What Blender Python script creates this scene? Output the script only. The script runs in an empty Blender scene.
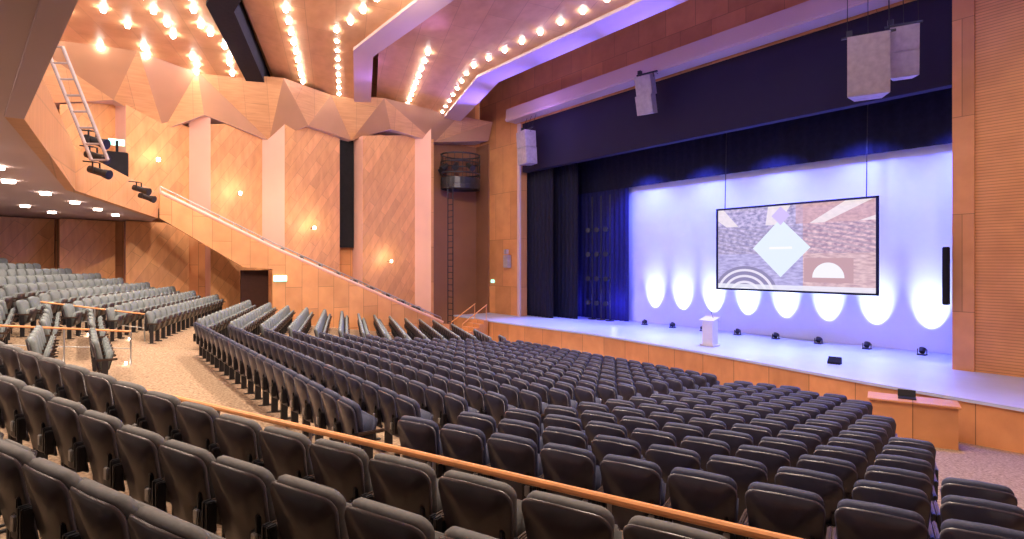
import bpy, bmesh, math, random
from mathutils import Vector, Matrix
random.seed(7)
S=bpy.context.scene
COL=S.collection
try:
    S.view_settings.view_transform='Standard'
    S.view_settings.look='None'
    S.view_settings.exposure=0.08
except Exception as e: print(e)

# ---------------------------------------------------------------- materials
def newmat(name):
    m=bpy.data.materials.new(name); m.use_nodes=True
    nt=m.node_tree; b=nt.nodes['Principled BSDF']
    return m,nt,b
def plain(name,col,rough=.6,metal=0,noise=.12,scale=6,spec=.3,emit=None,es=0):
    m,nt,b=newmat(name)
    b.inputs['Roughness'].default_value=rough; b.inputs['Metallic'].default_value=metal
    b.inputs['Specular IOR Level'].default_value=spec
    tc=nt.nodes.new('ShaderNodeTexCoord'); n=nt.nodes.new('ShaderNodeTexNoise')
    n.inputs['Scale'].default_value=scale; n.inputs['Detail'].default_value=3
    nt.links.new(tc.outputs['Object'],n.inputs['Vector'])
    r=nt.nodes.new('ShaderNodeValToRGB')
    c=Vector(col[:3])
    r.color_ramp.elements[0].position=.3; r.color_ramp.elements[1].position=.7
    r.color_ramp.elements[0].color=(*(c*(1-noise)),1); r.color_ramp.elements[1].color=(*[min(1,x*(1+noise)) for x in c],1)
    nt.links.new(n.outputs['Fac'],r.inputs['Fac']); nt.links.new(r.outputs['Color'],b.inputs['Base Color'])
    if emit:
        b.inputs['Emission Color'].default_value=(*emit,1); b.inputs['Emission Strength'].default_value=es
    return m
def wood(name,col,rot=(0,0,0),bscale=1.0,bw=2.4,rh=.6,contrast=.12,seam=.55,rough=.45,grain=(1,1,12)):
    """veneer boards: brick layout for panel seams + stretched noise for grain, in world-metre object coords"""
    m,nt,b=newmat(name)
    b.inputs['Roughness'].default_value=rough; b.inputs['Specular IOR Level'].default_value=.25
    tc=nt.nodes.new('ShaderNodeTexCoord'); mp=nt.nodes.new('ShaderNodeMapping')
    mp.inputs['Rotation'].default_value=rot
    nt.links.new(tc.outputs['Object'],mp.inputs['Vector'])
    br=nt.nodes.new('ShaderNodeTexBrick')
    c=Vector(col)
    br.inputs['Color1'].default_value=(*(c*(1-contrast)),1); br.inputs['Color2'].default_value=(*[min(1,x*(1+contrast)) for x in c],1)
    br.inputs['Mortar'].default_value=(*(c*seam),1); br.inputs['Scale'].default_value=bscale
    br.inputs['Mortar Size'].default_value=.012; br.inputs['Brick Width'].default_value=bw; br.inputs['Row Height'].default_value=rh
    br.inputs['Mortar Smooth'].default_value=.3
    nt.links.new(mp.outputs['Vector'],br.inputs['Vector'])
    mp2=nt.nodes.new('ShaderNodeMapping'); mp2.inputs['Scale'].default_value=grain
    nt.links.new(mp.outputs['Vector'],mp2.inputs['Vector'])
    n=nt.nodes.new('ShaderNodeTexNoise'); n.inputs['Scale'].default_value=1.3; n.inputs['Detail'].default_value=4
    nt.links.new(mp2.outputs['Vector'],n.inputs['Vector'])
    r=nt.nodes.new('ShaderNodeValToRGB'); r.color_ramp.elements[0].position=.3; r.color_ramp.elements[1].position=.7
    r.color_ramp.elements[0].color=(.84,.80,.77,1); r.color_ramp.elements[1].color=(1,1,1,1)
    nt.links.new(n.outputs['Fac'],r.inputs['Fac'])
    mx=nt.nodes.new('ShaderNodeMixRGB'); mx.blend_type='MULTIPLY'; mx.inputs['Fac'].default_value=1
    nt.links.new(br.outputs['Color'],mx.inputs['Color1']); nt.links.new(r.outputs['Color'],mx.inputs['Color2'])
    nt.links.new(mx.outputs['Color'],b.inputs['Base Color'])
    return m
def emis(name,col,s):
    m,nt,b=newmat(name)
    b.inputs['Base Color'].default_value=(*col,1)
    b.inputs['Emission Color'].default_value=(*col,1); b.inputs['Emission Strength'].default_value=s
    return m

H90=math.pi/2
OR=(.77,.38,.175)
M_wallYZ=wood('veneer_side_wall',OR,rot=(0,H90,0),bw=2.2,rh=.8)
M_diag=wood('veneer_diagonal',(.80,.415,.20),rot=(math.radians(35),H90,0),bw=2.6,rh=.45,contrast=.10,seam=.75)
M_wallXZ=wood('veneer_front_wall',(.72,.34,.145),rot=(H90,0,0),bw=1.6,rh=3.0)
M_ceil=wood('veneer_ceiling',(.70,.385,.21),rot=(0,0,math.radians(20)),bw=3.0,rh=1.1,contrast=.06,seam=.75)
M_stagefront=wood('veneer_stage_front',(.78,.37,.165),rot=(H90,0,0),bw=1.4,rh=1.3,seam=.45)
M_slat=wood('slatted_acoustic_wood',(.78,.37,.155),rot=(H90,0,0),bw=30,rh=.09,contrast=.03,seam=.62)
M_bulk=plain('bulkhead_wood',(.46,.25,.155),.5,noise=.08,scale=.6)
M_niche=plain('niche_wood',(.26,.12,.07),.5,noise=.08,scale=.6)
M_plaster=plain('mauve_plaster',(.64,.48,.49),.7,noise=.04,scale=.5)
M_return=plain('return_panel_pink_lit',(.84,.52,.46),.6,noise=.04,scale=.7)  # pink light falling on the return faces is put into this colour
M_rail=plain('oiled_handrail_wood',(.80,.36,.15),.35)
M_black=plain('black_masking',(.012,.012,.018),.9,noise=.2)
M_drape=plain('navy_black_velour',(.010,.010,.03),.9,noise=.2)
M_header=plain('dark_purple_header',(.018,.013,.042),.8,noise=.05,scale=.5)
M_cyc_blue_lit=plain('cyclorama_cloth_blue_lit',(.70,.75,.94),.9,noise=.01)  # white cloth; part of its blue wash is painted into the colour
M_stage=plain('stage_deck_blue_lit',(.58,.64,.88),.35,noise=.04,scale=1.2)  # light grey deck with the blue stage light mixed into its colour
M_metal=plain('dark_metal',(.05,.05,.06),.4,.6)
M_steel=plain('galvanised_steel',(.5,.5,.52),.4,.7)
M_spk=plain('loudspeaker_grey',(.42,.36,.40),.6)
M_shell=plain('seat_shell_charcoal',(.040,.029,.035),.30,noise=.15,scale=9,spec=.6)
M_shellb=plain('seat_shell_navy',(.034,.032,.060),.30,noise=.15,scale=9,spec=.6)
M_fab=plain('seat_upholstery_slate',(.20,.235,.25),.8,noise=.10,scale=40)
M_fabd=plain('seat_upholstery_dark_navy',(.062,.072,.135),.6,noise=.12,scale=40)
M_fabn=plain('seat_upholstery_taupe_rim',(.15,.15,.155),.7,noise=.10,scale=40)
M_arm=plain('seat_arm_brown',(.08,.05,.04),.4)
M_lect=plain('cream_lectern',(.85,.83,.78),.5,noise=.03)
M_bulb=emis('bulb_glow',(1,.92,.78),60)
M_dl=emis('downlight_glow',(1,.85,.7),16)
M_exit=emis('exit_green',(.35,.95,.75),2.0)
M_door=plain('dark_opening',(.05,.018,.012),.8)
m,nt,b=newmat('speckled_carpet'); M_carpet=m
tc=nt.nodes.new('ShaderNodeTexCoord'); n=nt.nodes.new('ShaderNodeTexNoise'); n.inputs['Scale'].default_value=22; n.inputs['Detail'].default_value=5
nt.links.new(tc.outputs['Object'],n.inputs['Vector'])
r=nt.nodes.new('ShaderNodeValToRGB'); r.color_ramp.elements[0].position=.38; r.color_ramp.elements[1].position=.62
r.color_ramp.elements[0].color=(.24,.155,.10,1); r.color_ramp.elements[1].color=(.48,.35,.24,1)
nt.links.new(n.outputs['Fac'],r.inputs['Fac']); nt.links.new(r.outputs['Color'],b.inputs['Base Color']); b.inputs['Roughness'].default_value=.95

# ---------------------------------------------------------------- mesh helpers
def obj(name,verts,faces,mats,fm=None,parent=None,smooth=False,loc=(0,0,0)):
    me=bpy.data.meshes.new(name); me.from_pydata([tuple(v) for v in verts],[],faces)
    if not isinstance(mats,(list,tuple)): mats=[mats]
    for mm in mats: me.materials.append(mm)
    if fm:
        for p,i in zip(me.polygons,fm): p.material_index=i
    if smooth:
        for p in me.polygons: p.use_smooth=True
    bm=bmesh.new(); bm.from_mesh(me); bmesh.ops.recalc_face_normals(bm,faces=bm.faces); bm.to_mesh(me); bm.free()
    o=bpy.data.objects.new(name,me); COL.objects.link(o); o.location=loc
    if parent: o.parent=parent
    return o
def empty(name,loc=(0,0,0),rz=0):
    o=bpy.data.objects.new(name,None); COL.objects.link(o); o.location=loc; o.rotation_euler=(0,0,rz); o.empty_display_size=.2
    return o
class MB:
    def __init__(s): s.v=[];s.f=[];s.m=[]
    def add(s,vs,fs,mi=0,M=None):
        k=len(s.v)
        for v in vs: s.v.append(tuple(M@Vector(v)) if M else tuple(v))
        for f in fs: s.f.append(tuple(i+k for i in f)); s.m.append(mi)
    def box(s,c,d,mi=0,M=None,bev=0,R=None):
        x,y,z=[q/2 for q in d]
        T=Matrix.Translation(c)
        if R is not None: T=T@R
        if M: T=M@T
        if bev<=0:
            vs=[(sx*x,sy*y,sz*z) for sx in(-1,1) for sy in(-1,1) for sz in(-1,1)]
            fs=[(0,1,3,2),(4,6,7,5),(0,4,5,1),(2,3,7,6),(0,2,6,4),(1,5,7,3)]
            s.add(vs,fs,mi,T)
        else:
            bm=bmesh.new(); bmesh.ops.create_cube(bm,size=1)
            for v in bm.verts: v.co=Vector((v.co.x*2*x,v.co.y*2*y,v.co.z*2*z))
            bmesh.ops.bevel(bm,geom=bm.edges[:],offset=bev,segments=2,affect='EDGES')
            bm.verts.index_update()
            s.add([v.co.copy() for v in bm.verts],[[v.index for v in f.verts] for f in bm.faces],mi,T); bm.free()
    def cyl(s,a,b,r,mi=0,n=8,M=None,r2=None):
        a=Vector(a);b=Vector(b); r2=r if r2 is None else r2
        d=(b-a).normalized(); u=d.orthogonal().normalized(); w=d.cross(u)
        vs=[];
        for i in range(n):
            t=2*math.pi*i/n; vs.append(a+(u*math.cos(t)+w*math.sin(t))*r)
        for i in range(n):
            t=2*math.pi*i/n; vs.append(b+(u*math.cos(t)+w*math.sin(t))*r2)
        fs=[(i,(i+1)%n,n+(i+1)%n,n+i) for i in range(n)]+[tuple(range(n-1,-1,-1)),tuple(range(n,2*n))]
        s.add(vs,fs,mi,M)
    def sph(s,c,r,mi=0,nu=8,nv=5):
        vs=[(c[0],c[1],c[2]+r)];
        for j in range(1,nv):
            p=math.pi*j/nv
            for i in range(nu):
                t=2*math.pi*i/nu; vs.append((c[0]+r*math.sin(p)*math.cos(t),c[1]+r*math.sin(p)*math.sin(t),c[2]+r*math.cos(p)))
        vs.append((c[0],c[1],c[2]-r)); fs=[]
        for i in range(nu): fs.append((0,1+i,1+(i+1)%nu))
        for j in range(nv-2):
            for i in range(nu):
                a=1+j*nu; fs.append((a+i,a+nu+i,a+nu+(i+1)%nu,a+(i+1)%nu))
        a=1+(nv-2)*nu
        for i in range(nu): fs.append((a+i,len(vs)-1,a+(i+1)%nu))
        s.add(vs,fs,mi)
    def prism(s,poly,z0,z1,mi=0):
        n=len(poly)
        z0=z0 if isinstance(z0,(list,tuple)) else [z0]*n
        z1=z1 if isinstance(z1,(list,tuple)) else [z1]*n
        vs=[(p[0],p[1],z) for p,z in zip(poly,z0)]+[(p[0],p[1],z) for p,z in zip(poly,z1)]
        fs=[tuple(range(n-1,-1,-1)),tuple(range(n,2*n))]+[(i,(i+1)%n,n+(i+1)%n,n+i) for i in range(n)]
        s.add(vs,fs,mi)
    def make(s,name,mats,parent=None,smooth=False,loc=(0,0,0)):
        return obj(name,s.v,s.f,mats,s.m,parent,smooth,loc)

# ---------------------------------------------------------------- layout functions
c21,s21=.934,.357
def A1(Y): return (-6.2-.2815*(Y-2.5),Y)
def A2(Y): return (-18.8-.16*(Y-2.5),Y)
def Ye(x,y):
    if x>A1(y)[0]:
        return (.934*y-.357*x-1.962)/1.0345
    if x<A2(y)[0]:
        return (.357*x+.934*y+6.569)/.8769
    return y
def lerp(a,b,t): return a+(b-a)*t
def hz(x,y):
    e=Ye(x,y)
    if e>=16.2: return 0.0
    if e>=2.5:
        t=(16.2-e)/13.7
        return 1.87*(.25*t*t+.75*t)
    if e>=1.7: return 1.87
    k=max(0,min(1,(-19-x)/3))
    return 1.87+(1.7-e)*(.125+.085*k)

# floor heightfield
xs=[-32+.6*i for i in range(72)]; ys=[-16+.55*i for i in range(64)]
vs=[(x,y,hz(x,y)) for y in ys for x in xs]; nx=len(xs)
fs=[(j*nx+i,j*nx+i+1,(j+1)*nx+i+1,(j+1)*nx+i) for j in range(len(ys)-1) for i in range(nx-1)]
obj('floor',vs,fs,M_carpet)

# ---------------------------------------------------------------- seat
def seat_mesh(name,fab,padtop=.965,shell=None):
    b=MB()
    def outline(w0,w1,z0,z1,r,n=5):
        pts=[]
        pts.append((-w0,z0)); pts.append((0,z0)); pts.append((w0,z0)); pts.append((lerp(w0,w1,.5),lerp(z0,z1,.5)))
        for i in range(n+1):
            t=i/n*H90; pts.append((w1-r+r*math.cos(t), z1-r+r*math.sin(t)))
        pts.append((0,z1+.012))
        for i in range(n+1):
            t=H90+i/n*H90; pts.append((-w1+r+r*math.cos(t), z1-r+r*math.sin(t)))
        pts.append((-lerp(w0,w1,.5),lerp(z0,z1,.5)))
        return pts
    def slab(w0,w1,z0,z1,r,yb,th,inset,mi):
        pts=outline(w0,w1,z0,z1,r); n=len(pts); cz=(z0+z1)/2
        def Y(x,z,y): return y-(z-.4)*.20+ .55*x*x
        rings=[]
        for (sc,yy) in ((1-inset,0),(1,inset*.35),(1,th-inset*.35),(1-inset,th)):
            rings.append([(x*sc,Y(x*sc,cz+(z-cz)*sc,yb+yy),cz+(z-cz)*sc) for x,z in pts])
        vs=[p for rg in rings for p in rg]
        k=len(vs)
        vs.append((0,Y(0,cz,yb),cz)); vs.append((0,Y(0,cz,yb+th),cz))
        fs=[]
        for q in range(3):
            for i in range(n): fs.append((q*n+i,q*n+(i+1)%n,(q+1)*n+(i+1)%n,(q+1)*n+i))
        for i in range(n): fs.append((k,(i+1)%n,i)); fs.append((k+1,3*n+i,3*n+(i+1)%n))
        b.add(vs,fs,mi)
    slab(.225,.265,.32,.935,.085,-.10,.035,.05,0)      # back shell
    slab(.215,.252,.40,padtop,.085,-.064,.085,.07,1)      # upholstered back pad
    R=Matrix.Rotation(math.radians(-14),4,'X')
    b.box((0,.085,.56),(.45,.085,.40),1,bev=.03,R=R)
    b.box((0,.135,.56),(.40,.02,.34),0,bev=.008,R=R)
    for sx in(-1,1):
        b.box((sx*.272,.06,.60),(.03,.34,.045),2,bev=.01)
        b.box((sx*.272,.03,.30),(.024,.10,.57),3)
        b.box((sx*.272,.03,.008),(.028,.26,.016),3)
        b.box((sx*.272,-.13,.52),(.03,.07,.22),3,bev=.008)
    b.box((.19,-.125,.47),(.12,.05,.16),3,bev=.008)
    b.box((.19,-.15,.50),(.05,.03,.10),4,bev=.006)
    b.box((.19,-.13,.60),(.03,.03,.12),3,bev=.006)
    b.cyl((-.262,.03,.40),(.262,.03,.40),.018,3,6)
    me=obj(name,b.v,b.f,[shell or M_shell,fab,M_arm,M_metal,M_steel],b.m)
    for p in me.data.polygons: p.use_smooth=len(p.vertices)==3 or p.material_index in(0,1)
    d=me.data; bpy.data.objects.remove(me); return d
SG=seat_mesh('theater_seat_grey',M_fab,.975)
SD=seat_mesh('theater_seat_navy',M_fabd,.968,M_shellb)
SN=seat_mesh('theater_seat_taupe',M_fabn,.958)
nseat=0
DESK=(-5.1,15.9)
def put(x,y,rz,sc=1,me=None):
    global nseat
    if math.hypot(x-DESK[0],y-DESK[1])<1.35: return
    o=bpy.data.objects.new('theater_seat',me or SG); COL.objects.link(o)
    o.location=(x,y,hz(x,y)); o.rotation_euler=(0,0,rz); o.scale=(sc,min(sc,1.12),sc if sc<1.05 else 1+.4*(sc-1)); nseat+=1
SP=.60; TH=math.atan2(s21,c21)
for k in range(15):
    Y=2.75+.93*k
    ax,ay=A1(Y); t=.75
    while True:
        x,y=ax+c21*t,ay+s21*t
        if x>-.5-.50*(y-4.43) or y>15.75: break
        put(x,y,TH,1.03,SD); t+=SP
    x=A1(Y)[0]-.55
    while x>A2(Y)[0]+.5: put(x,Y,0,1.03,SD); x-=SP
    ax,ay=A2(Y); t=.8
    while True:
        x,y=ax-c21*t,ay+s21*t
        if x<-28.2 or y>16.3: break
        put(x,y,-TH); t+=SP
for c in(-3.5,-2.6,-1.72,-.84):
    t=-11.9
    while t<3.4:
        x,y=c*.357+c21*t,-c*.934+s21*t
        if x>-12.6: put(x,y,TH,1.25,SN)
        t+=.73
for k in range(8):
    Y=.35-.95*k; x=-13.7
    while x>-20.4:
        if not(-17.5<x<-16.4): put(x,Y,0)
        x-=SP
for k in range(12):
    Y=.9-1.0*k; ax,ay=A2(Y); t=2.6
    while True:
        x,y=ax-c21*t,ay+s21*t
        if x<-30.3: break
        put(x,y,-TH); t+=SP
print('seats',nseat)

# ---------------------------------------------------------------- balustrade rail in front of the near block
def railing(name,pts,h,post=1.6,mat=M_rail,r=.035,low=True):
    b=MB()
    for a,c in zip(pts[:-1],pts[1:]):
        a=Vector(a);c=Vector(c); up=Vector((0,0,h))
        b.cyl(a+up,c+up,r,0,10)
        if low:
            b.cyl(a+up*.5,c+up*.5,.012,1,6)
        n=max(1,int((c-a).length/post))
        for i in range(n+1):
            p=a.lerp(c,i/n); b.cyl(p-Vector((0,0,.02)),p+up,.018,1,8)
    return b.make(name,[mat,M_steel])
def onn(c,t): return (c*.357+c21*t,-c*.934+s21*t)
p0=onn(-4.08,-12.0); p1=onn(-4.08,3.5)
railing('balustrade_rail',[(p0[0],p0[1],1.86),(p1[0],p1[1],1.86)],.84)
b=MB()
q=[onn(-4.04,-12.0),onn(-4.04,3.5),onn(-3.98,3.5),onn(-3.98,-12.0)]
b.prism(q,1.8,2.35); b.make('balustrade_upstand',M_metal)
for (a,c) in (((-21.0,1.6),(-21.0,-.9)),((-16.95,1.0),(-16.95,-1.6)),((-23.6,2.6),(-29,4.7))):
    railing('aisle_handrail',[(a[0],a[1],hz(*a)),(c[0],c[1],hz(*c))],.85,1.0,r=.025)
b=MB()
for i,(x,y) in enumerate([(-20.9,1.2),(-21.0,.2),(-21,-.8),(-16.95,.9),(-16.95,-.4)]):
    b.box((x,y,hz(x,y)+.06),(.12,.05,.05),0)
b.make('aisle_step_lights',M_dl)

# ---------------------------------------------------------------- stage
ST=1.2
front=[(-29,18.9),(-26,18.8),(-18.6,19.1),(-12.9,18.5),(-6.6,17.45),(-3.3,17.1),(5,17.0),(9.65,17.0)]
b=MB(); b.prism(front+[(9.65,27.25),(-31.05,27.25),(-31.05,18.9)],-.05,ST-.08,0)
b.prism([(x,y-.05) for x,y in front]+[(9.65,27.25),(-31.05,27.25),(-31.05,18.86)],ST-.08,ST,1)
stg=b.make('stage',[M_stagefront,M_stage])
# proscenium walls
PY=21.7
def wall(name,x0,x1,y0,y1,z0,z1,mat):
    b=MB(); b.box(((x0+x1)/2,(y0+y1)/2,(z0+z1)/2),(abs(x1-x0),abs(y1-y0),abs(z1-z0))); return b.make(name,mat)
wall('wall_proscenium_left',-32.3,-27.75,PY,PY+.5,ST,17,M_wallXZ)
wall('wall_proscenium_right',-5.75,10,PY-.05,PY+.5,ST+.001,17,M_slat)
wall('trim_proscenium_right',-5.85,-5.3,PY-.12,PY-.05,ST+.001,17,M_wallXZ)
wall('wall_proscenium_upper',-27.75,-5.75,PY,PY+.5,13.1,17,M_wallXZ)
wall('wall_proscenium_header',-27.7,-5.9,PY+.1,PY+.5,10.1,13.1,M_header)
wall('trim_proscenium_left',-27.95,-27.7,PY-.12,PY,ST,13.1,M_plaster)
b=MB(); b.box((-16.8,PY-.55,13.5),(22.4,.8,.75)); b.box((-16.8,PY-.98,13.25),(22.4,.06,.12)); b.make('front_lighting_beam',M_plaster)
wall('stage_wall_rear',-31.8,10,27.3,27.6,ST,14,M_black)
wall('stage_wall_left',-31.9,-31.6,PY+.5,27.3,ST,14,M_black)
wall('stage_wall_right',9.7,10,PY+.5,27.3,ST,14,M_black)
wall('stage_ceiling',-31.9,10,PY+.5,27.6,14,14.2,M_black)
def drape(name,x0,x1,y,z0,z1,mat,amp=.07,wl=.35):
    n=int((x1-x0)/wl*6); vs=[];fs=[]
    for i in range(n+1):
        x=lerp(x0,x1,i/n); yy=y+amp*math.sin(2*math.pi*(x-x0)/wl)
        vs+= [(x,yy,z0),(x,yy,z1)]
    for i in range(n): fs.append((2*i,2*i+2,2*i+3,2*i+1))
    return obj(name,vs,fs,mat,smooth=True)
drape('stage_leg_drape',-28.2,-25.5,22.45,ST+.01,11.5,M_drape,.05)
drape('stage_leg_drape',-27.6,-24.2,23.2,ST+.01,11.5,M_drape,.05)
drape('stage_leg_drape',-26.6,-21.6,24.55,ST+.01,11.5,plain('blue_black_velour',(.02,.02,.10),.9))
drape('stage_leg_drape',-5.2,-2,23.3,ST+.01,11.5,M_drape)
drape('stage_border_drape',-28,-2,24.45,8.72,13.6,M_drape,.02,.5)
b=MB()
for x in(-23.9,-23.2,-22.5):
    b.cyl((x,24.05,ST),(x,24.05,8.4),.04,0,8)
    for z in(2.2,3.6,5.0,6.4): b.cyl((x-.1,23.9,z),(x+.12,23.55,z),.11,0,10,r2=.14)
    b.cyl((x,24.05,ST),(x,24.05,ST+.04),.25,0,14)
b.make('wing_lighting_boom',M_metal)
b=MB(); b.box((-12.6,24.95,6.2),(18.6,.04,9.98)); b.make('cyclorama',M_cyc_blue_lit)
# projection screen
scr=empty('projection_screen',(-12.2,24.0,5.15))
m,nt,bb=newmat('screen_image'); N=nt.nodes.new; L=nt.links.new
tc=N('ShaderNodeTexCoord'); sp=N('ShaderNodeSeparateXYZ'); L(tc.outputs['Object'],sp.inputs[0])
def math_(op,a,bv=None):
    q=N('ShaderNodeMath'); q.operation=op
    for i,v in enumerate((a,bv)):
        if v is None: continue
        if isinstance(v,(int,float)): q.inputs[i].default_value=v
        else: L(v,q.inputs[i])
    return q.outputs[0]
X,Z=sp.outputs['X'],sp.outputs['Z']
def AND(*a):
    o=a[0]
    for k in a[1:]: o=math_('MULTIPLY',o,k)
    return o
GT=lambda a,v: math_('GREATER_THAN',a,v)
LT=lambda a,v: math_('LESS_THAN',a,v)
def mix(f,a,c):
    q=N('ShaderNodeMixRGB')
    L(f,q.inputs['Fac'])
    for k,v in (('Color1',a),('Color2',c)):
        if isinstance(v,tuple): q.inputs[k].default_value=(*v,1)
        else: L(v,q.inputs[k])
    return q.outputs[0]
def noise_col(scale,st,c0,c1,lo=.4,hi=.6):
    ns=N('ShaderNodeTexNoise'); ns.inputs['Scale'].default_value=scale; ns.inputs['Detail'].default_value=6
    mpp=N('ShaderNodeMapping'); mpp.inputs['Scale'].default_value=st
    L(tc.outputs['Object'],mpp.inputs[0]); L(mpp.outputs[0],ns.inputs['Vector'])
    rp=N('ShaderNodeValToRGB'); rp.color_ramp.elements[0].position=lo; rp.color_ramp.elements[1].position=hi
    rp.color_ramp.elements[0].color=(*c0,1); rp.color_ramp.elements[1].color=(*c1,1); L(ns.outputs['Fac'],rp.inputs[0]); return rp.outputs[0]
hallL=noise_col(5,(1,1,1.8),(.12,.09,.34),(.66,.54,.84),.35,.65)
hallR=noise_col(5,(1,1,1.8),(.28,.08,.18),(.90,.55,.58),.35,.65)
low=noise_col(3,(1,1,4),(.16,.12,.46),(.60,.54,.92),.3,.7)
lowR=noise_col(3,(1,1,4),(.42,.16,.20),(.88,.58,.56),.3,.7)
c=mix(GT(X,.6),hallL,hallR)
c2=mix(GT(X,.6),low,lowR)
c=mix(LT(Z,-.25),c,c2)
fan=math_('DIVIDE',math_('SUBTRACT',X,-1.2),math_('ADD',math_('ABSOLUTE',math_('SUBTRACT',Z,.4)),.6))
bars=GT(math_('SINE',math_('MULTIPLY',fan,4)),.55)
c=mix(math_('MULTIPLY',AND(GT(Z,1.0),bars),.8),c,(.98,.86,.84))
c=mix(math_('MULTIPLY',AND(GT(Z,1.0),math_('SUBTRACT',1,bars),GT(X,.3)),.6),c,(.60,.26,.24))
rows=GT(math_('SINE',math_('MULTIPLY',math_('ADD',Z,math_('MULTIPLY',X,.22)),34)),.1)
c=mix(math_('MULTIPLY',AND(rows,LT(math_('ABSOLUTE',math_('SUBTRACT',Z,.35)),.6)),.45),c,(.14,.08,.22))
ax_=math_('SUBTRACT',X,-2.0); az=math_('SUBTRACT',Z,-2.1)
rad=math_('SQRT',math_('ADD',math_('MULTIPLY',ax_,ax_),math_('MULTIPLY',math_('MULTIPLY',az,az),1.4)))
arc=GT(math_('SINE',math_('MULTIPLY',rad,20)),0.3)
c=mix(LT(rad,1.55),c,(.12,.09,.30)); c=mix(AND(LT(rad,1.55),arc),c,(.85,.78,.92))
pic=AND(LT(math_('ABSOLUTE',math_('SUBTRACT',X,1.6)),.95),LT(math_('ABSOLUTE',math_('SUBTRACT',Z,-.95)),.5))
c=mix(pic,c,(.50,.22,.22))
rx=math_('SUBTRACT',X,1.6); rzz=math_('SUBTRACT',Z,-1.25)
r2=math_('SQRT',math_('ADD',math_('MULTIPLY',rx,rx),math_('MULTIPLY',rzz,rzz)))
c=mix(AND(LT(r2,.62),GT(Z,-1.25)),c,(.97,.95,1))
c=mix(math_('MULTIPLY',LT(Z,-1.6),.8),c,(.9,.9,1))
dm=math_('ADD',math_('ABSOLUTE',math_('SUBTRACT',X,-.35)),math_('ABSOLUTE',Z))
c=mix(LT(dm,1.26),c,(.78,.90,1))
c=mix(AND(LT(math_('ABSOLUTE',math_('SUBTRACT',X,-.35)),.5),LT(math_('ABSOLUTE',math_('SUBTRACT',Z,.0)),.05)),c,(1,1,1))
c=mix(LT(math_('ADD',math_('ABSOLUTE',math_('SUBTRACT',X,-.35)),math_('ABSOLUTE',math_('SUBTRACT',Z,1.38))),.4),c,(.60,.45,.95))
q=N('ShaderNodeMixRGB'); q.inputs['Fac'].default_value=.20; L(c,q.inputs[1]); q.inputs[2].default_value=(.92,.90,1,1)
L(q.outputs[0],bb.inputs['Emission Color']); bb.inputs['Emission Strength'].default_value=.92; bb.inputs['Base Color'].default_value=(.02,.02,.02,1)
b=MB(); b.box((0,0,0),(6.7,.03,3.62)); b.make('screen_surface',m,scr)
b=MB()
for z in(-1.85,1.85): b.box((0,-.02,z),(6.86,.1,.08))
for x in(-3.39,3.39): b.box((x,-.02,0),(.08,.1,3.78))
b.make('screen_frame',M_black,scr)
b=MB()
for x in(-3.0,3.0): b.cyl((x,0,1.9),(x,.2,8.4),.02,0,6)
b.make('screen_cables',M_metal,scr)

# cyc floor lights: each throws a soft teardrop up the cloth
cx=[-20+1.8*i for i in range(8)]
for x in cx:
    e=empty('cyc_floor_light',(x,24.05,ST)); e.scale=(.75,.75,.75); b=MB()
    b.box((0,0,.03),(.36,.3,.06)); b.cyl((0,-.06,.14),(0,.08,.30),.12,0,12,r2=.15)
    b.box((-.19,0,.16),(.02,.08,.26)); b.box((.19,0,.16),(.02,.08,.26)); b.make('fixture_body',M_metal,e)
    for en,sz,el in ((850,50,60),(420,30,52)):
        l=bpy.data.lights.new('cyc_spot','SPOT'); l.energy=en; l.color=(.72,.84,1); l.spot_size=math.radians(sz); l.spot_blend=1.0; l.shadow_soft_size=.05
        o=bpy.data.objects.new('cyc_spot',l); COL.objects.link(o); o.parent=e; o.location=(0,.13,.40)
        el=math.radians(el); o.rotation_euler=Vector((0,math.cos(el),math.sin(el))).to_track_quat('-Z','Y').to_euler()
# lectern
e=empty('lectern',(-13.4,20.1,ST)); b=MB()
b.box((0,0,.03),(.62,.5,.06),0,bev=.01); b.prism([(-.24,-.18),(.24,-.18),(.24,.18),(-.24,.18)],.06,1.0)
b.box((0,-.02,1.06),(.66,.5,.05),0,R=Matrix.Rotation(math.radians(16),4,'X')); b.box((0,.19,1.1),(.66,.03,.18))
b.make('lectern_body',M_lect,e)
b=MB(); b.cyl((.1,.1,1.05),(.12,-.08,1.32),.01); b.sph((.12,-.08,1.33),.025); b.make('lectern_microphone',M_metal,e)
# stage monitor wedge
e=empty('stage_monitor_speaker',(-8.5,19.7,ST),.2); e.scale=(.62,.62,.62); b=MB()
b.add([(-.3,-.22,0),(.3,-.22,0),(.3,.22,0),(-.3,.22,0),(-.3,-.22,.12),(.3,-.22,.12),(.3,.1,.36),(-.3,.1,.36),(-.3,.22,.3),(.3,.22,.3)],
 [(0,3,2,1),(0,1,5,4),(4,5,6,7),(7,6,9,8),(8,9,2,3),(0,4,7,8,3),(1,2,9,6,5)]); b.make('monitor_cabinet',M_black,e)
# operator desk in front of stage with laptop
e=empty('wooden_control_desk',(DESK[0],DESK[1],hz(*DESK)-.02),.35); b=MB()
b.box((0,-.33,.5),(1.7,.04,.98)); b.box((-.83,0,.5),(.04,.66,.98)); b.box((.83,0,.5),(.04,.66,.98)); b.box((0,0,1.02),(1.8,.8,.05),0,bev=.01); b.box((0,.1,.45),(1.62,.4,.03))
b.make('desk_body',M_stagefront,e)
b=MB(); b.box((-.1,0,1.06),(.36,.25,.02)); b.box((-.1,.14,1.14),(.36,.02,.18),0,R=Matrix.Rotation(math.radians(-12),4,'X')); b.make('desk_laptop',M_metal,e)
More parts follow.
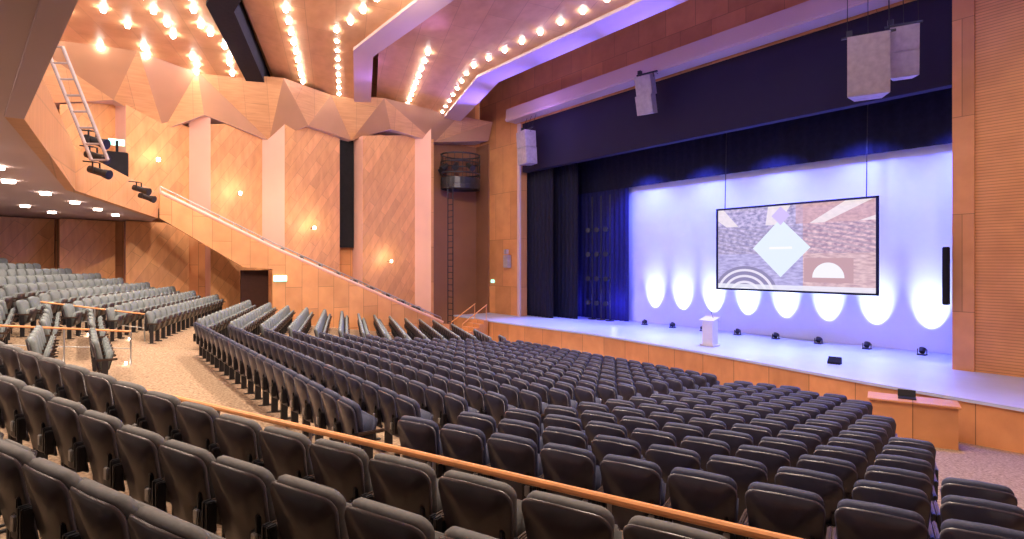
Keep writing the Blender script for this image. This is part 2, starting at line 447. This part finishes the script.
# stage-left steps with rails
e=empty('stage_steps',(-27.6,17.9,0)); b=MB()
for i in range(6): b.box((0,-.85+.3*i,.1+.1*i),(1.3,.3,.2+.2*i))
b.make('step_treads',M_stagefront,e)
b=MB()
for x in(-.6,.6):
    b.cyl((x,-.9,1.1),(x,.75,2.1),.03,0); b.cyl((x,-.9,.15),(x,-.9,1.1),.02,0); b.cyl((x,.7,1.1),(x,.7,2.08),.02,0)
b.make('step_handrail',M_rail,e)

# ---------------------------------------------------------------- hung loudspeakers
def speaker(name,x,y,z,w,h,dp,rz,tilt,yoke=True,parts=1,top=13.1):
    e=empty(name,(x,y,z),rz); b=MB(); R=Matrix.Rotation(tilt,4,'X')
    for k in range(parts):
        zz=-k*(h/parts+.01)
        hh=h/parts
        T=Matrix.Translation((0,k*.07,zz))@R
        vs=[(-w/2,-dp/2,-hh/2),(w/2,-dp/2,-hh/2),(w*.33,dp/2,-hh/2),(-w*.33,dp/2,-hh/2),(-w/2,-dp/2,hh/2),(w/2,-dp/2,hh/2),(w*.33,dp/2,hh/2),(-w*.33,dp/2,hh/2)]
        b.add(vs,[(0,3,2,1),(4,5,6,7),(0,1,5,4),(1,2,6,5),(2,3,7,6),(3,0,4,7)],0,T)
        b.box((0,-dp/2-.01,0),(w*.9,.02,hh*.92),1,M=T)
    b.make('speaker_cabinet',[M_spk,M_spk],e)
    b=MB(); t=h/parts/2
    b.box((0,0,t+.12),(w*1.3,.08,.06)); b.cyl((-w*.4,0,t-.1),(-w*.4,0,t+.12),.02); b.cyl((w*.4,0,t-.1),(w*.4,0,t+.12),.02)
    for sx in(-.5,0,.5): b.cyl((sx*w,0,t+.12),(sx*w,.3,top-z),.012,0,5)
    b.box((-w*.45,0,t+.22),(.16,.16,.18)); b.make('rigging_frame',M_metal,e)
    return e
speaker('hung_loudspeaker',-7.35,19.3,10.5,1.1,1.8,.9,math.radians(22),math.radians(4))
speaker('hung_loudspeaker',-6.7,20.2,11.35,.75,1.5,.7,math.radians(22),math.radians(8),parts=2)
speaker('hung_loudspeaker',-17.0,20.6,12.6,.8,1.7,.7,math.radians(10),math.radians(14),parts=2)
speaker('hung_loudspeaker',-26.0,20.8,11.7,1.1,1.9,.8,math.radians(-10),math.radians(3),parts=2)
b=MB(); b.box((0,0,0),(.16,.2,1.8),0,bev=.02); b.box((0,-.11,0),(.12,.02,1.7)); b.make('column_loudspeaker',M_black,loc=(-5.97,21.45,4.1))

# ---------------------------------------------------------------- left side wall
b=MB(); b.box((-32.9,3,8.4),(.3,38,17.2)); b.make('wall_left',M_wallYZ)
PAN=[(-6,-3.2),(-3.0,-.9),(-.7,1.3),(1.66,4.3),(5.1,7.7),(8.6,11.9),(12.9,16.7)]
b=MB()
for i,(y0,y1) in enumerate(PAN):
    xl,xr=-31.2,-32.1
    zt0,zt1=(11.9,11.2) if i%2 else (11.3,12.0)
    if i>=5: zt0+=.5; zt1+=.5
    segs=[(.2,6.42,6.42),(6.78,zt0,zt1)] if y0<2.7 else [(.2,zt0,zt1)]
    for z0,ta,tb in segs:
        vs=[(xl,y0,z0),(xr,y1,z0),(xr,y1,tb),(xl,y0,ta),(-32.7,y0,z0),(-32.7,y1,z0),(-32.7,y1,tb),(-32.7,y0,ta)]
        b.add(vs,[(0,1,2,3)],0); b.add(vs,[(3,2,6,7),(0,3,7,4),(1,5,6,2)],1)
b.make('wall_left_panels',[M_diag,M_return])
b=MB()
# flat angled return panels linking each recessed edge to the next proud edge
for (ya,yb,z0,z1) in ((4.3,5.1,6.8,12.2),(7.7,8.6,5.0,12.2),(16.7,17.35,1.0,12.9),(1.3,1.66,6.8,12.0)):
    b.add([(-32.1,ya,z0),(-31.2,yb,z0),(-31.2,yb,z1),(-32.1,ya,z1),(-32.7,ya,z0),(-32.7,yb,z0),(-32.7,yb,z1),(-32.7,ya,z1)],
      [(0,1,2,3),(3,2,6,7),(1,5,6,2),(4,7,6,5),(0,3,7,4),(0,4,5,1)])
b.make('wall_left_returns',M_return)
b=MB(); b.box((-32.2,17.6,6.5),(.9,.48,12.8)); b.make('wall_left_pier',M_wallYZ)
b=MB(); b.box((-32.55,12.4,8.6),(.3,.9,6.4)); b.make('wall_slot',M_black)
bl=[(-14,11.4),(-3,11.0),(1.2,11.8),(3.2,10.9),(4.8,11.7),(8.0,11.0),(9.8,11.9),(12.5,11.6),(14.6,12.4),(18,12.2),(21.6,12.6)]
bt=[(-14,-29.5),(-2,-30.6),(2,-29.4),(4.5,-31),(8.1,-29.6),(11,-31),(13.6,-29.8),(19,-30.6),(21.6,-30.6)]
vs=[(-31.9 if i%2 else -31.1,y,z) for i,(y,z) in enumerate(bl)]; nb=len(vs)
vs+=[(x,y,13.75) for y,x in bt]; fs=[]
i=j=0
while i<nb-1 or j<len(bt)-1:
    if j>=len(bt)-1 or (i<nb-1 and bl[i+1][0]<bt[j+1][0]): fs.append((i,i+1,nb+j)); i+=1
    else: fs.append((i,nb+j+1,nb+j)); j+=1
k=len(vs); vs+=[(-32.75,y,z) for y,z in bl]
for q in range(nb-1): fs.append((q,q+1,k+q+1,k+q))
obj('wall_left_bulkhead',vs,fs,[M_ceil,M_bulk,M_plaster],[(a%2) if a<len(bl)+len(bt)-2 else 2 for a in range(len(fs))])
def sidepoly(name,poly,x0,x1,mat):
    n=len(poly); vs=[(x0,y,z) for y,z in poly]+[(x1,y,z) for y,z in poly]
    fs=[tuple(range(n)),tuple(range(2*n-1,n-1,-1))]+[(i,(i+1)%n,n+(i+1)%n,n+i) for i in range(n)]
    return obj(name,vs,fs,mat)
sidepoly('side_gallery_parapet',[(2.75,7.5),(7.5,5.15),(16.9,.95),(17.3,.9),(17.3,0),(7.4,.9),(7.4,4.2),(6.1,4.3),(2.75,6.45)],-29.1,-28.9,M_wallYZ)
sidepoly('side_gallery_floor',[(2.75,6.9),(7.5,4.55),(16.9,.5),(16.9,.3),(7.5,4.3),(2.75,6.6)],-31.1,-29.12,M_carpet)
b2=MB(); b2.box((-29.6,6.75,2.9),(.1,1.25,2.5)); b2.make('door_1',M_door)
b=MB()
for (a,c) in(((2.8,7.5),(7.5,5.15)),((7.5,5.15),(16.9,.95))):
    b.cyl((-29,a[0],a[1]+.08),(-29,c[0],c[1]+.08),.09,0,8)
    b.cyl((-29.2,a[0],a[1]+.35),(-29.2,c[0],c[1]+.35),.03,1,6)
    n=8
    for i in range(n+1):
        t=i/n; b.cyl((-29.2,lerp(a[0],c[0],t),lerp(a[1],c[1],t)-.1),(-29.2,lerp(a[0],c[0],t),lerp(a[1],c[1],t)+.35),.02,1,5)
b.make('side_gallery_handrail',[M_return,M_steel])
for i in range(14):
    y=3.4+.95*i; z=lerp(6.9,4.55,(y-2.6)/4.9) if y<7.5 else lerp(4.55,.5,(y-7.5)/9.4)
    for x in(-29.65,-30.25):
        if y<16: 
            o=bpy.data.objects.new('theater_seat',SG); COL.objects.link(o); o.location=(x,y,z+.02)
for y,z in((2.9,9.3),(6.4,8.0),(10.1,6.4),(14.6,4.6)):
    e=empty('wall_sconce',(-31.0,y,z)); b=MB(); b.cyl((-.6,0,0),(0,0,0),.025); b.cyl((0,0,-.08),(0,0,.08),.07,1,12); b.make('sconce_lamp',[M_metal,M_dl],e)
    l=bpy.data.lights.new('sconce_light','POINT'); l.energy=32; l.color=(1,.70,.42); l.shadow_soft_size=.1; o=bpy.data.objects.new('sconce_light',l); COL.objects.link(o); o.parent=e; o.location=(.15,0,.2)
for p in((-28.86,7.75,3.75),(-31.0,1.3,9.9)):
    b=MB(); b.box((0,0,0),(.06,.6,.28)); b.make('exit_sign',M_exit,loc=p)
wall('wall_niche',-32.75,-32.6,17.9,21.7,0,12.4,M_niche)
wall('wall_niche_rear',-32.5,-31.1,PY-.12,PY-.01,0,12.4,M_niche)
e=empty('lighting_gallery',(-31.2,19.5,0)); b=MB()
def ring(z,r=.05):
    for i in range(16):
        a=2*math.pi*i/16; c=2*math.pi*(i+1)/16
        b.cyl((1.1*math.cos(a),1.3*math.sin(a),z),(1.1*math.cos(c),1.3*math.sin(c),z),r,0,6)
for z in(11.4,10.9,10.2,9.5): ring(z)
for i in range(16):
    a=2*math.pi*i/16
    b.cyl((1.1*math.cos(a),1.3*math.sin(a),9.5),(1.1*math.cos(a),1.3*math.sin(a),11.4),.02,0,5)
for i in range(24):
    a=2*math.pi*i/24; c=2*math.pi*(i+1)/24
    P=[(1.12*math.cos(a),1.32*math.sin(a)),(1.12*math.cos(c),1.32*math.sin(c)),(1.07*math.cos(c),1.27*math.sin(c)),(1.07*math.cos(a),1.27*math.sin(a))]
    b.prism(P,9.2,9.9)
b.prism([(1.05*math.cos(2*math.pi*i/16),1.25*math.sin(2*math.pi*i/16)) for i in range(16)],9.35,9.5)
for x in(-.3,.3): b.cyl((x+.9,-1.3,.2),(x+.9,-1.3,9.4),.03,0,6)
for k in range(24): b.cyl((.6,-1.3,.5+.38*k),(1.2,-1.3,.5+.38*k),.02,0,5)
for a in(0,.8,1.6,2.4): b.cyl((math.cos(a)*.9,-math.sin(a)*1.0,10.7),(math.cos(a)*1.4,-math.sin(a)*1.4,10.4),.15,0,10,r2=.2)
b.make('gallery_frame',M_metal,e)
b=MB(); b.box((0,0,0),(.5,.3,.8),0,bev=.03); b.box((.1,-.15,.6),(.25,.2,.3)); b.make('wall_speaker',M_spk,loc=(-28.9,21.52,4.6))
b=MB(); b.box((0,0,0),(.3,.06,.2)); b.make('pier_sign',M_exit,loc=(-30.7,21.66,3.3))

# ---------------------------------------------------------------- balcony above
bp=[(-29.0,2.7),(-19.2,-.1),(-10.1,-.6),(-5.2,.0),(0,1.2),(8,4)]
b=MB()
for k,(a,c) in enumerate(zip(bp[:-1],bp[1:])):
    b.prism([(a[0],a[1]-.2),(c[0],c[1]-.2),(c[0],-16),(a[0],-16)],6.47,6.75,1)
    b.prism([a,c,(c[0],c[1]-.2),(a[0],a[1]-.2)],6.44,7.55,0 if k<2 else 1)
b.prism([(-29,2.7),(-29,-16),(-32.68,-16),(-32.68,2.7)],6.47,6.75,1)
b.make('balcony',[M_diag,M_plaster])
dl=[]
for k in range(9):
    t=k/8; x=lerp(-28,-8,t); 
    y=(lerp(2.4,-.1,(x+29)/9.8) if x<-19.2 else -.35)
    for r_ in(1.0,3.0): dl.append((x,y-r_))
b=MB()
for x,y in dl: b.cyl((x,y,6.40),(x,y,6.466),.13,0,12)
b.make('balcony_downlights',M_dl)
for x,y in dl:
    l=bpy.data.lights.new('downlight','SPOT'); l.energy=210; l.spot_size=2.7; l.spot_blend=.8; l.color=(1,.78,.6); l.shadow_soft_size=.1
    o=bpy.data.objects.new('downlight',l); COL.objects.link(o); o.location=(x,y,6.36)
Rv=Vector((.604,.797,0)); Bm=Vector((-17.3,.1,0))
b=MB()
top=Bm-Rv*.75+Vector((0,0,9.75)); bot=Bm+Rv*.35+Vector((0,0,7.0))
for s_ in(-.2,.2): b.cyl(top+Rv*s_,bot+Rv*s_,.04,0,8)
for k in range(8):
    p=top.lerp(bot,k/7); b.cyl(p-Rv*.2,p+Rv*.2,.028,0,6)
b.make('balcony_lighting_ladder',M_spk)
def spotfix(x,y,z,rz):
    e=empty('stage_spotlight',(x,y,z),rz); e.scale=(.62,.62,.62); b=MB()
    b.cyl((0,-.3,.1),(0,.35,-.1),.16,0,14); b.cyl((0,.35,-.1),(0,.6,-.17),.18,0,14,r2=.22)
    b.box((-.2,0,.12),(.03,.06,.5)); b.box((.2,0,.12),(.03,.06,.5)); b.box((0,0,.38),(.44,.06,.03)); b.cyl((0,0,.38),(0,-.6,.45),.03)
    b.make('fixture',M_metal,e)
for x,y,z in((-17.9,.25,7.6),(-18.5,.28,7.3),(-19.2,.35,7.0),(-23.9,1.65,7.1),(-25,1.9,6.95)): spotfix(x,y,z,-.7)
b=MB(); b.box((0,0,0),(.9,.8,1.1),0,bev=.03); b.box((0,0,.8),(.1,.1,.6)); b.box((-.7,0,0),(.6,.1,.1)); b.make('wall_speaker',M_black,loc=(-30.6,1.3,8.8))

# ---------------------------------------------------------------- ceiling
b=MB()
def cloud(fl,rl,zf,zr,lip,lipm,th=.3):
    n=len(fl)
    for i in range(n-1):
        f0,f1,r0,r1=fl[i],fl[i+1],rl[i],rl[i+1]
        def pt(a,c,w): 
            L_=math.hypot(a[0]-c[0],a[1]-c[1]); t=w/L_; return (lerp(a[0],c[0],t),lerp(a[1],c[1],t))
        m0,m1=pt(f0,r0,lip),pt(f1,r1,lip)
        b.prism([f0,f1,m1,m0],zf,zf+1.1,lipm)
        b.prism([m0,m1,r1,r0],[zf+.12,zf+.12,zr,zr],[zf+.12+th,zf+.12+th,zr+th,zr+th],0)
cloud([(-32.7,19.9),(-23,16.6),(9.9,16.6)],[(-32.7,14.4),(-23.3,10.4),(9.9,10.4)],13.5,14.2,1.25,1)
cloud([(-32.7,14.0),(-23.5,10.2),(9.9,10.2)],[(-32.7,8.6),(-22.3,4.6),(9.9,4.6)],13.5,14.2,1.0,1)
cloud([(-32.7,8.3),(-22.3,4.4),(9.9,4.4)],[(-32.7,-10),(-22.3,-12),(9.9,-12)],13.5,13.9,.9,2)
b.make('ceiling',[M_ceil,M_plaster,M_black])
b=MB(); b.box((-11.5,3,17.1),(44,38.5,.2)); b.make('ceiling_roof_deck',M_bulk)
bb_=MB()
def bulb(x,y,z): bb_.sph((x,y,z-.08),.095,0); bb_.cyl((x,y,z+.12),(x,y,z),.05,1,6)
for i in range(26): bulb(-22.2+1.2*i,14.6,13.75)
for i in range(7): 
    bulb(-23.3-1.2*i*c21,14.9+1.2*i*s21,13.75)
for i in range(9):
    bulb(-22.6-1.1*i*c21,12.4+1.1*i*s21,13.98)
for i in range(24): bulb(-21+1.2*i,8.2,13.75)
for i in range(9): bulb(-22.2-1.1*i*c21,8.1+1.1*i*s21,13.8)
for i in range(9): bulb(-22-1.1*i*c21,6.1+1.1*i*s21,14.0)
for r_ in range(6):
    for i in range(11):
        x=-21-1.15*i*c21; y=2.6-1.7*r_+1.15*i*s21
        if random.random()<.8 and x>-31.3: bulb(x+random.uniform(-.3,.3),y+random.uniform(-.2,.2),13.62+.02*r_)
for i in range(20): bulb(-19+1.2*i,2.5,13.66)
bb_.make('ceiling_bulbs',[M_bulb,M_metal])

wall('wall_right',10,10.3,-2,21.7,0,17,M_wallYZ)

# ---------------------------------------------------------------- lights
def spot(loc,tgt,e,col,ang,blend=.8,r=.15,name='house_light'):
    l=bpy.data.lights.new(name,'SPOT'); l.energy=e; l.color=col; l.spot_size=math.radians(ang); l.spot_blend=blend; l.shadow_soft_size=r
    o=bpy.data.objects.new(name,l); COL.objects.link(o); o.location=loc
    o.rotation_euler=(Vector(tgt)-Vector(loc)).to_track_quat('-Z','Y').to_euler(); return o
warm=(1,.80,.62)
for x in(-26,-19,-12,-5):
    for y in(3,8): spot((x,y,13.2),(x,y-.01,0),2100,warm,120)
    spot((x,13.0,13.2),(x,11.0,0),1500,warm,80)
spot((-14,8,13),(-32,8,8),3900,warm,100)
spot((-12,2,13),(-32,-2,8),2600,warm,100)
spot((-14,9,12.8),(-30.5,21,7),2600,warm,50)
spot((-1,10,13),(-1,21.7,6),1600,warm,60)
def point(loc,e,col,r=.12,name='stage_wash'):
    l=bpy.data.lights.new(name,'POINT'); l.energy=e; l.color=col; l.shadow_soft_size=r
    o=bpy.data.objects.new(name,l); COL.objects.link(o); o.location=loc
for x in(-26,-22,-18,-14,-10,-6,-2):
    spot((x,20.3,12.0),(x,16.2,13.6),4600,(.15,.12,1),56,1,.1,'fascia_uplight')
for x in(-26,-20,-14,-8):
    spot((x,12.9,12.9),(x,9.8,13.6),380,(.40,.22,1),80,1,.1,'fascia_uplight')
point((-24,19.4,12.4),110,(.4,.25,1))
for x in(-20,-16.5,-13,-9.5,-6):
    spot((x,23.0,9.4),(x,24.9,5.0),2000,(.10,.13,1),125,1,.2,'cyc_top_wash')
for x in(-24,-19,-14,-9,-4):
    spot((x,22.75,9.9),(x,19.9,1.2),6200,(.26,.32,1),56,1,.2,'stage_top_wash')
for x in(-21,-13,-6):
    spot((x,20.4,12.6),(x+1,13.0,1.0),5500,(.12,.16,1),60,1,.2,'added_front_spill')  # blue spots added to tint the front rows, imitating stage spill
for x in(-26,-22.0): point((x,23.8,2.2),90,(.1,.1,1))
W=bpy.data.worlds.new('World'); S.world=W; W.use_nodes=True
W.node_tree.nodes['Background'].inputs[0].default_value=(1,.85,.80,1); W.node_tree.nodes['Background'].inputs[1].default_value=1.05  # warm ambient fill added, entering through the open rear of the hall

# ---------------------------------------------------------------- camera
cam=bpy.data.cameras.new('camera'); co=bpy.data.objects.new('camera',cam); COL.objects.link(co)
co.location=(0,0,4.5); co.rotation_euler=(H90,0,math.atan2(.797,.604))
cam.sensor_width=36; cam.lens=570/1024*36; cam.shift_y=-6.5/1024; cam.clip_start=.05; cam.clip_end=200
S.camera=co
